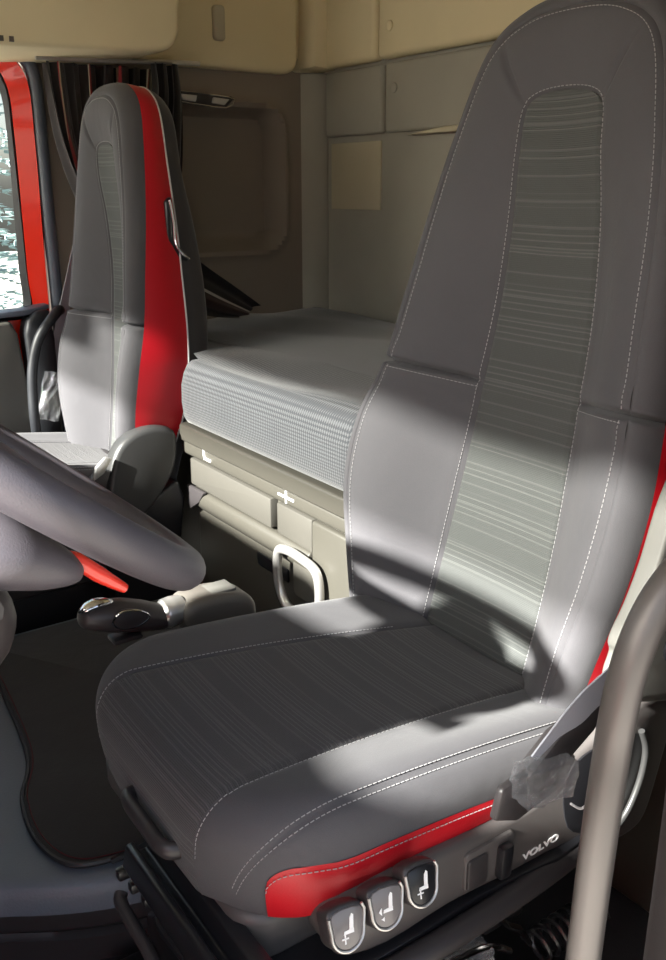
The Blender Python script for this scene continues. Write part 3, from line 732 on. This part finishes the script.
pb = empty('seat_belt', (.72, 2.40, .50), 'pale grey belt hanging beside the passenger door, its end wrapped in film', 'seat belt')
mk('webbing', ribbon([(.872, 2.405, 1.03), (.835, 2.400, .90), (.775, 2.395, .70), (.725, 2.385, .52)], [.012, .026, .042, .052], side=(1, .3, 0)), 'belt', pb)
mk('belt_anchor', prism([(.872, 1.00), (.885, 1.00), (.882, 1.06), (.870, 1.055)], 'y', 2.40, 2.42, .003), 'black', pb)
mk('film_sleeve', crinkle(-.030, .030, -.07, .06, -.012, .012, R(16), (.742, 2.388, .575), 5), 'film', pb, smooth=False)['label'] = 'crinkled clear film'
tag(mk('grab_handle', tube([(.80, 2.42, .79), (.775, 2.36, .798), (.742, 2.33, .778), (.708, 2.33, .735), (.686, 2.33, .67), (.678, 2.33, .60), (.676, 2.33, .52), (.69, 2.36, .44), (.72, 2.39, .40)], .013, 14), 'rubber'),
    'curved black grab handle by the passenger door opening', 'grab handle')
# near tube
tag(mk('grab_handle', tube([(.580, .42, .05), (.586, .42, .35), (.590, .42, .50), (.596, .42, .62), (.604, .42, .69), (.620, .419, .738), (.648, .417, .775), (.70, .414, .808), (.76, .40, .83)], .0165, 20), 'tube'),
    'long grey tubular grab handle standing in front of the driver seat side', 'grab handle')

# ------------------------------------------------------------------ bunk
bu = empty('bunk_base', (1.28, 1.2, 0), 'beige-grey moulded bunk base with drawers and a loop handle, under the mattress', 'bunk')
mk('body', prism([(.905, 1.20), (.905, 1.858), (.915, 1.866), (1.66, 1.866), (1.66, .42), (1.08, .42), (1.06, 1.12), (.97, 1.17)], 'z', .0, .515, .006), 'bunk', bu)
mk('wing', prism([(1.02, 1.88), (1.66, 1.88), (1.66, 2.44), (1.02, 2.44)], 'z', .0, .55), 'bunk', bu)
LP = [(.866, 1.215), (.866, 1.855), (.872, 1.864), (.89, 1.867), (1.0, 1.870), (1.03, 1.93), (1.035, 2.44), (1.66, 2.44), (1.66, .42), (1.08, .42), (1.06, 1.11), (.96, 1.165), (.885, 1.185), (.872, 1.195)]
rim = mk('ledge', prism(LP, 'z', .546, .586, .006, 3), 'bunk', bu)
LP2 = [(x+.006 if x < 1 else x, y) for x, y in LP]
mk('lower_lip', prism(LP2, 'z', .514, .548, .008, 3), 'bunk', bu)
mk('corner_mark', prism([(1.752, .546), (1.747, .546), (1.742, .530), (1.715, .530), (1.715, .525), (1.748, .525)], 'x', .8705, .874), 'white', bu)
mk('cross_mark', join(box(.8705, .874, 1.375, 1.432, .530, .534), box(.8705, .874, 1.400, 1.405, .520, .545)), 'white', bu)
d1 = mk('drawer', prism([(1.488, .437), (1.488, .502), (1.856, .502), (1.856, .445), (1.850, .437)], 'x', .886, .92, .004), 'bunkhi', bu)
mk('drawer_grip', prism([(.890, .432), (.882, .424), (.880, .408), (.886, .392), (.905, .372), (.93, .37), (.93, .432)], 'y', 1.345, 1.845, .004), 'bunk', bu)
mk('grip_scoop', prism([(1.862, .435), (1.862, .395), (1.848, .376), (1.80, .405), (1.772, .436)], 'x', .878, .89, .004), 'dark', d1)
d2 = mk('flap', prism([(1.337, .433), (1.337, .502), (1.464, .502), (1.464, .437)], 'x', .886, .92, .004), 'bunkhi', bu)
mk('corner_block', prism([(.884, 1.335), (.884, 1.225), (.892, 1.205), (.93, 1.18), (.93, 1.335)], 'z', .0, .502, .006, 3), 'bunk', bu)
mk('slot', box(.901, .907, 1.450, 1.574, .325, .354, .002), 'black', bu)
mk('slot', box(.901, .907, 1.345, 1.394, .335, .366, .002), 'black', bu)
mk('loop_handle', tube([(.868, 1.432, .408), (.868, 1.400, .424), (.868, 1.345, .424), (.868, 1.298, .415), (.868, 1.284, .38), (.868, 1.290, .330), (.868, 1.315, .306), (.868, 1.36, .300), (.868, 1.405, .306), (.868, 1.432, .345)], .0095, 12, True), 'silver', bu)['label'] = 'pale metal loop handle'
mk('handle_plate', prism(rrect(1.355, .365, .10, .085, .015), 'x', .885, .905, .004), 'bunkhi', bu)
mk('side_pad', prism([(1.135, .0), (1.185, .0), (1.188, .49), (1.18, .50), (1.135, .50)], 'x', .905, 1.06, .01, 3), 'bunkhi', bu)
def mattress():
    out = [(.872, 1.20), (.870, 1.835), (.885, 1.860), (.93, 1.866), (1.0, 1.872), (1.035, 1.95), (1.04, 2.435), (1.655, 2.435), (1.655, .43), (1.09, .43), (1.075, 1.08), (1.03, 1.125), (.94, 1.150), (.89, 1.165)]
    cxy = Vector((1.33, 1.45, 0)); dense = []
    n = len(out)
    for i in range(n):
        a, b = Vector((*out[i], 0)), Vector((*out[(i+1) % n], 0)); m = max(1, int((b-a).length/.025))
        for k in range(m): dense.append(a.lerp(b, k/m))
    # inward offset rings
    N_ = len(dense); nr = []
    for i in range(N_):
        t = (dense[(i+1) % N_]-dense[i-1]).normalized(); nr.append(Vector((-t.y, t.x, 0)))
    if (cxy-dense[0]).dot(nr[0]) < 0: nr = [-q for q in nr]
    rings = []
    for off, z in ((.03, .586), (.008, .592), (.0, .605), (-.004, .64), (-.003, .68), (.003, .705), (.012, .722), (.026, .733), (.045, .738)):
        rings.append([(p.x+q.x*off, p.y+q.y*off, z) for p, q in zip(dense, nr)])
    V = [v for r in rings for v in r]; F = []
    for i in range(len(rings)-1):
        for j in range(N_): F.append((i*N_+j, i*N_+(j+1) % N_, (i+1)*N_+(j+1) % N_, (i+1)*N_+j))
    bm = bmesh.new(); vs = [bm.verts.new(v) for v in V]
    for f in F: bm.faces.new([vs[k] for k in f])
    top = bm.faces.new([vs[(len(rings)-1)*N_+j] for j in range(N_)])
    r = bmesh.ops.triangulate(bm, faces=[top])
    for _ in range(3):
        es = list({e for f in bm.faces if all(v.co.z > .7375 for v in f.verts) for e in f.edges if e.calc_length() > .05})
        if es: bmesh.ops.subdivide_edges(bm, edges=es, cuts=1); bmesh.ops.triangulate(bm, faces=[f for f in bm.faces if len(f.verts) > 4])
    for v in bm.verts:
        if v.co.z > .7375:
            v.co.z += .008*math.sin(v.co.x*7+v.co.y*3)*math.sin(v.co.y*5)+.004*math.sin(v.co.x*23+v.co.y*9)
    return from_bm(bm)
mg = mattress()
tag(mk('mattress', (mg[0], mg[1], [(v[1], v[2]-v[0]) for v in mg[0]]), 'matt', angle=80), 'thick grey woven-cover mattress lying on the bunk base', 'mattress')

# ------------------------------------------------------------------ things on the walls
lm = empty('reading_lamp', (1.265, 2.44, 1.34), 'small flush lamp with chrome trim high on the dark side wall', 'lamp')
mk('housing', prism([(1.175, 1.355), (1.18, 1.328), (1.33, 1.318), (1.36, 1.345), (1.35, 1.352)], 'y', 2.430, 2.455, .004), 'dark', lm)
mk('lens', prism([(1.19, 1.350), (1.195, 1.334), (1.235, 1.330), (1.24, 1.348)], 'y', 2.424, 2.434, .003), 'lens', lm)
mk('lens', prism([(1.29, 1.346), (1.285, 1.330), (1.325, 1.326), (1.342, 1.343)], 'y', 2.424, 2.434, .003), 'lens', lm)
mk('trim_edge', tube([(1.18, 2.428, 1.330), (1.25, 2.427, 1.324), (1.33, 2.427, 1.320), (1.358, 2.428, 1.343), (1.30, 2.428, 1.351), (1.19, 2.428, 1.356)], .002, 6, smooth_n=2), 'chrome', lm)
tag(mk('wall_latch', prism(rrect(1.305, 1.532, .034, .088, .010), 'y', 2.400, 2.418, .005, 3), 'patch'), 'small upright beige latch plate on the upper side lining', 'latch')
tag(mk('wall_pocket', box(1.676, 1.684, 2.158, 2.403, 1.042, 1.232, .002), 'patch'), 'square beige cloth patch on the grey rear wall', 'wall patch')
for z, x, l in ((1.364, 1.662, 'small round grey stud on the rear wall, below the seam'), (1.515, 1.643, 'small round beige stud on the upper rear lining, above the seam')):
    tag(mk('wall_stud', lathe([(.013, 0), (.013, .004), (.010, .007), (.002, .008)], (x+.002, 2.085, z), (-1, 0, 0), 20), 'rear' if z < 1.4 else 'beige'), l, 'stud')
lk = empty('overhead_locker', (.58, 2.28, 1.40), 'beige overhead locker above the passenger door at the top left', 'locker')
mk('body', prism([(v.x, v.z) for v in catmull([(-.4, 0, 1.42), (.1, 0, 1.392), (.63, 0, 1.395), (.83, 0, 1.402), (.97, 0, 1.408), (1.03, 0, 1.418), (1.058, 0, 1.45), (1.062, 0, 1.50), (1.065, 0, 1.80), (.6, 0, 1.85), (-.4, 0, 1.85)], 4, True)], 'y', 2.15, 2.455, .014, 3), 'beige', lk)
mk('vent', join(*[box(.50+k*.022, .51+k*.022, 2.1485, 2.152, 1.403, 1.414) for k in range(8)]), 'gearb', lk)
mk('curtain_rail', tube([(.76, 2.31, 1.397), (.95, 2.31, 1.402), (1.10, 2.31, 1.41), (1.2, 2.33, 1.415)], .006, 8), 'silver', lk)

# curtains
def curtain(edge0, edge1, folds, amp, y0, nu=150, nz=30, seed=1):
    """edge0/edge1 : [(x, y, z)] down the two sides"""
    rnd = random.Random(seed); A = catmull(edge0, 8); B = catmull(edge1, 8); n = len(A); P, U = [], []
    ph = [rnd.uniform(-.3, .3) for _ in range(12)]
    for i in range(n):
        row, w = [], []
        for j in range(nu+1):
            u = j/nu; p = A[i].lerp(B[i], u)
            a = amp*(1+.3*math.sin(u*9+ph[1]*9))
            p = p+Vector((.35*a*math.sin(2*math.pi*folds*u*2+i*.05), a*math.sin(2*math.pi*folds*u+ph[0]*3+.6*math.sin(u*7)), 0))
            row.append(p); w.append((u*folds*.5, i/n))
        P.append(row); U.append(w)
    return gridmesh(P, U)
cu = mk('curtain', curtain([(.785, 2.33, 1.392), (.790, 2.33, 1.32), (.805, 2.335, 1.22), (.835, 2.34, 1.12), (.875, 2.34, 1.03), (.93, 2.34, .95)],
                           [(1.06, 2.33, 1.392), (1.05, 2.33, 1.32), (1.03, 2.33, 1.22), (1.01, 2.335, 1.12), (.99, 2.34, 1.03), (.985, 2.34, .95)], 7, .022, 2.33), 'curt', angle=80)
tag(cu, 'dark striped curtain gathered in folds behind the passenger seat headrest', 'curtain')
cu2 = mk('curtain', curtain([(1.03, 2.25, 1.398), (1.03, 2.25, 1.32), (1.00, 2.25, 1.2), (.99, 2.25, 1.05), (1.0, 2.25, .90)],
                            [(1.125, 2.30, 1.402), (1.13, 2.30, 1.32), (1.115, 2.28, 1.2), (1.10, 2.28, 1.05), (1.10, 2.28, .90)], 2.5, .020, 2.27, nu=60), 'blackcloth', angle=80)
tag(cu2, 'plain black curtain edge hanging from the locker corner beside the dark side wall', 'curtain')
cu3 = mk('curtain_end', curtain([(1.01, 2.25, 1.01), (1.08, 2.25, .955), (1.15, 2.25, .90), (1.23, 2.25, .845), (1.315, 2.25, .785)],
                                [(1.02, 2.22, .80), (1.07, 2.22, .785), (1.12, 2.22, .775), (1.17, 2.22, .765), (1.235, 2.22, .757)], 1.5, .010, 2.2, nu=60), 'curt2', angle=80)
tag(cu3, 'loose end of dark cloth with thin pale stripes lying on the far mattress corner', 'curtain')

# ------------------------------------------------------------------ steering wheel
nW = Vector((.6334, 0, .7738)).normalized(); dW = Vector((.7738, 0, -.6334)).normalized(); yW = Vector((0, 1, 0))
CW = Vector((.1816, .841, .8847))
sw_ = empty('steering_wheel', tuple(CW), 'large blurred-smooth grey leather steering wheel at the left edge', 'steering wheel')
sw_['label'] = 'thick grey leather steering wheel at the left edge, before the driver seat'
def Wl(a, r, h=0): return CW + yW*(r*math.cos(a)) + dW*(r*math.sin(a)) + nW*h
RW = .2304
mk('rim', tube([Wl(2*math.pi*k/64, RW) for k in range(64)], .0205, 20, True, smooth_n=1, up=tuple(nW), flat=.95), 'leather', sw_)
mk('rim_trim', tube([Wl(math.pi*(.55+.9*k/24), RW-.021, .004) for k in range(25)], .0035, 8, smooth_n=1, up=tuple(nW)), 'silver', sw_)
mk('hub', lathe([(.075, -.07), (.092, -.045), (.095, -.02), (.085, .0), (.055, .010), (.01, .013)], CW, nW, 36), 'leather', sw_)
for a0 in (0, math.pi, math.pi*.5):
    mk('spoke', tube([Wl(a0, .06, -.022), Wl(a0, .12, -.020), Wl(a0, .17, -.012), Wl(a0, RW-.008, -.004)], 0, 16, rad=[.036, .028, .022, .026], flat=.32, up=tuple(nW)), 'leather', sw_)
mk('spoke_cover', tube([(.08, .80, .84), (.10, .72, .842), (.15, .675, .838), (.19, .662, .820), (.214, .660, .807)], 0, 16, rad=[.05, .046, .038, .024, .008], flat=.85), 'leather', sw_)
mk('thumb_keys', tube([(.205, .665, .823), (.214, .664, .817), (.232, .663, .800), (.252, .662, .783)], 0, 10, rad=[.004, .007, .007, .004]), 'redlamp', sw_)['label'] = 'red translucent keys'
cc = empty('steering_column', tuple(CW-nW*.35), 'grey-brown steering column shroud below the wheel at the left edge', 'steering column')
def ell(c, ax, ay, e1, e2, n=28): return [c+e1*ax*math.cos(2*math.pi*k/n)+e2*ay*math.sin(2*math.pi*k/n) for k in range(n)]
rs = [ell(CW-nW*h+dW*o, a, b, yW, dW) for h, o, a, b in ((.078, 0, .05, .045), (.082, .0, .075, .065), (.09, .005, .085, .075), (.18, .01, .085, .08), (.30, .0, .08, .075), (.42, 0, .075, .07))]
mk('shroud', gridmesh([r+[r[0]] for r in rs]), 'gear', cc)
mk('lower_shroud', prism([(v.x, v.z) for v in catmull([(.19, 0, .745), (.20, 0, .70), (.16, 0, .65), (.0, 0, .60), (-.2, 0, .6), (-.2, 0, .80), (.05, 0, .79), (.15, 0, .775)], 4, True)], 'y', .790, .935, .035, 4), 'gear', cc)
mk('stalk', tube([CW-nW*.10+yW*-.07, CW-nW*.10+yW*-.15+dW*.01, CW-nW*.09+yW*-.21+dW*.015], .011, 10), 'dark', cc)

# ------------------------------------------------------------------ gear selector
gs = empty('gear_selector', (.52, 1.15, .40), 'dark gear selector with chrome tip on a beige arm beside the driver seat cushion', 'gear selector')
def pod(C, rads, flat=.85, res=20):
    return tube(C, 0, res, rad=rads, flat=flat, smooth_n=5)
hd = mk('knob', pod([(.372, 1.17, .512), (.378, 1.17, .511), (.40, 1.17, .508), (.43, 1.17, .501), (.465, 1.17, .490), (.50, 1.17, .478), (.510, 1.17, .476)], [.004, .018, .026, .030, .028, .022, .014]), 'gear', gs)
mk('chrome_tip', pod([(.371, 1.163, .524), (.380, 1.160, .530), (.395, 1.160, .533), (.412, 1.162, .531), (.422, 1.165, .528)], [.004, .012, .014, .011, .003], .5), 'chrome', hd)
mk('shift_button', prism([(v.x, v.z) for v in catmull([(.412, 0, .505), (.425, 0, .519), (.45, 0, .515), (.468, 0, .500), (.45, 0, .490), (.425, 0, .492)], 4, True)], 'y', 1.139, 1.150, .003), 'dark', hd)
mk('button_ring', tube([(.412, 1.1405, .505), (.425, 1.139, .519), (.45, 1.139, .515), (.468, 1.1405, .500), (.45, 1.140, .490), (.425, 1.140, .492)], .0016, 6, True), 'chrome', hd)
mk('release_tab', box(.415, .46, 1.15, 1.18, .462, .470, .003), 'dark', hd)
mk('collar', pod([(.497, 1.17, .482), (.505, 1.17, .482), (.520, 1.17, .484), (.535, 1.17, .485)], [.020, .026, .026, .022]), 'silver', gs)
mk('arm', prism([(v.x, v.z) for v in catmull([(.525, 0, .470), (.53, 0, .496), (.56, 0, .504), (.61, 0, .499), (.640, 0, .486), (.650, 0, .462), (.64, 0, .43), (.56, 0, .42)], 4, True)], 'y', 1.135, 1.205, .014, 4), 'gearb', gs)
mk('keypad', box(.575, .620, 1.150, 1.190, .498, .5035, .002), 'plate', gs)
mk('pillar_mount', box(.55, .64, 1.10, 1.19, .16, .44, .01), 'black', gs)

# ------------------------------------------------------------------ odds and ends low by the seat
wl = empty('wire_bracket', (.57, .60, .20), 'bent silver wire bracket wrapped in clear film under the seat base edge', 'bracket')
mk('wire', tube([(.49, .58, .272), (.54, .575, .297), (.60, .57, .312), (.63, .57, .303), (.655, .575, .275), (.68, .58, .252), (.70, .58, .22)], .0045, 8), 'chrome', wl)
mk('wire', tube([(.45, .575, .262), (.51, .57, .278), (.57, .568, .282), (.62, .57, .268), (.66, .575, .235)], .004, 8), 'chrome', wl)
mk('film_wrap', crinkle(-.085, .075, -.012, .012, -.012, .012, R(6), (.545, .575, .266), 9), 'film', wl, smooth=False)
rp = empty('foot_switch', (.70, .64, .20), 'small black ribbed foot switch on the dark floor by the seat base', 'switch')
mk('block', box(.675, .745, .63, .66, .20, .255, .006), 'black', rp)
mk('rib_line', join(*[box(.685, .735, .627, .632, .218+.011*k, .221+.011*k) for k in range(3)]), 'dark', rp)
hx = [(.735+.0028*t, .60+.020*math.cos(t*1.1), .175+.020*math.sin(t*1.1)) for t in range(0, 44)]
tag(mk('coiled_cable', tube(hx, .0035, 6, smooth_n=3), 'black'), 'coiled black cable low behind the grey tubular handle', 'cable')

# ------------------------------------------------------------------ outside the passenger window
st_('ground', box(-30, 30, -14, 40, -1.5, -1.4), 'ground')
def spruce(name, x, y, z0, H, Rb, seed, label):
    rnd = random.Random(seed); root = empty(name, (x, y, z0), label, 'tree', 'trees outside the window')
    mk('trunk', tube([(x, y, z0), (x+.03, y, z0+H*.5), (x, y, z0+H)], 0, 10, rad=[.16, .10, .02]), 'bark', root)
    V, F = [], []
    def needle(p, d, L, w):
        d = d.normalized(); s = d.orthogonal().normalized(); q = d.cross(s); n = len(V)
        for k in range(3):
            a = 2*math.pi*k/3; V.append(tuple(p+s*w*math.cos(a)+q*w*math.sin(a)))
        V.append(tuple(p+d*L)); F.extend([(n, n+1, n+3), (n+1, n+2, n+3), (n+2, n, n+3)])
    z = z0+.2
    while z < z0+H-.1:
        f = 1-(z-z0)/H; nb = int(8+10*f)
        for k in range(nb):
            a = rnd.uniform(0, 6.283); L = Rb*f*rnd.uniform(.8, 1.1)+.1
            dr = Vector((math.cos(a), math.sin(a), 0)); m = int(L/.07)
            for i in range(2, m):
                t = i/m; p = Vector((x, y, z))+dr*L*t+Vector((0, 0, -.28*L*t*t+.12*L*t))
                for q in range(6):
                    sd = rnd.choice((-1, 1)); tw = dr+Vector((-dr.y, dr.x, 0))*sd*rnd.uniform(.6, 1.3)+Vector((0, 0, rnd.uniform(-.5, .3)))
                    needle(p, tw, rnd.uniform(.06, .13)*(1.2-t*.6), .011)
        z += .13*(.5+f)
    mk('needles', (V, F), 'needle', root, smooth=False)
spruce('spruce_tree', .85, 6.9, -1.4, 6.5, 2.6, 3, 'blue-green frosty spruce tree filling the passenger door window')

# ------------------------------------------------------------------ light
w = bpy.data.worlds.new('World'); scene.world = w; w.use_nodes = True
bg = w.node_tree.nodes['Background']
sky = w.node_tree.nodes.new('ShaderNodeTexSky'); sky.sky_type = 'NISHITA'; sky.sun_disc = False
SUN_D = Vector((.84, .04, -.50)).normalized()       # the way the light travels
sky.sun_elevation = math.asin(-SUN_D.z); sky.sun_rotation = math.atan2(-SUN_D.x, -SUN_D.y)
sky.air_density = 1.; sky.dust_density = 3.; sky.ozone_density = 1.
hs = w.node_tree.nodes.new('ShaderNodeHueSaturation'); hs.inputs['Saturation'].default_value = .65
w.node_tree.links.new(sky.outputs[0], hs.inputs['Color']); w.node_tree.links.new(hs.outputs[0], bg.inputs[0]); bg.inputs[1].default_value = .25
sl = bpy.data.lights.new('sun', 'SUN'); sl.energy = 27.; sl.angle = R(1.6); sl.color = (1., .96, .9)
so = bpy.data.objects.new('sun', sl); col.objects.link(so); so.rotation_euler = SUN_D.to_track_quat('-Z', 'Y').to_euler(); so.location = (-3, 2, 4)

# ------------------------------------------------------------------ camera
cam = bpy.data.cameras.new('camera'); co = bpy.data.objects.new('camera', cam); col.objects.link(co); scene.camera = co
cam.sensor_fit = 'VERTICAL'; cam.sensor_height = 36; cam.lens = 900/960*36; cam.clip_start = .02
th, yaw = R(17.9), R(35)
fw = Vector((math.sin(yaw)*math.cos(th), math.cos(yaw)*math.cos(th), -math.sin(th)))
co.location = (0, 0, 1.10); co.rotation_euler = fw.to_track_quat('-Z', 'Y').to_euler()
vs_ = scene.view_settings; vs_.view_transform = 'Standard'; vs_.look = 'None'; vs_.gamma = 1; vs_.use_curve_mapping = False; vs_.exposure = 0.6
scene.cycles.use_denoising = True
scene.cycles.max_bounces = 8; scene.cycles.diffuse_bounces = 5; scene.cycles.sample_clamp_indirect = 6
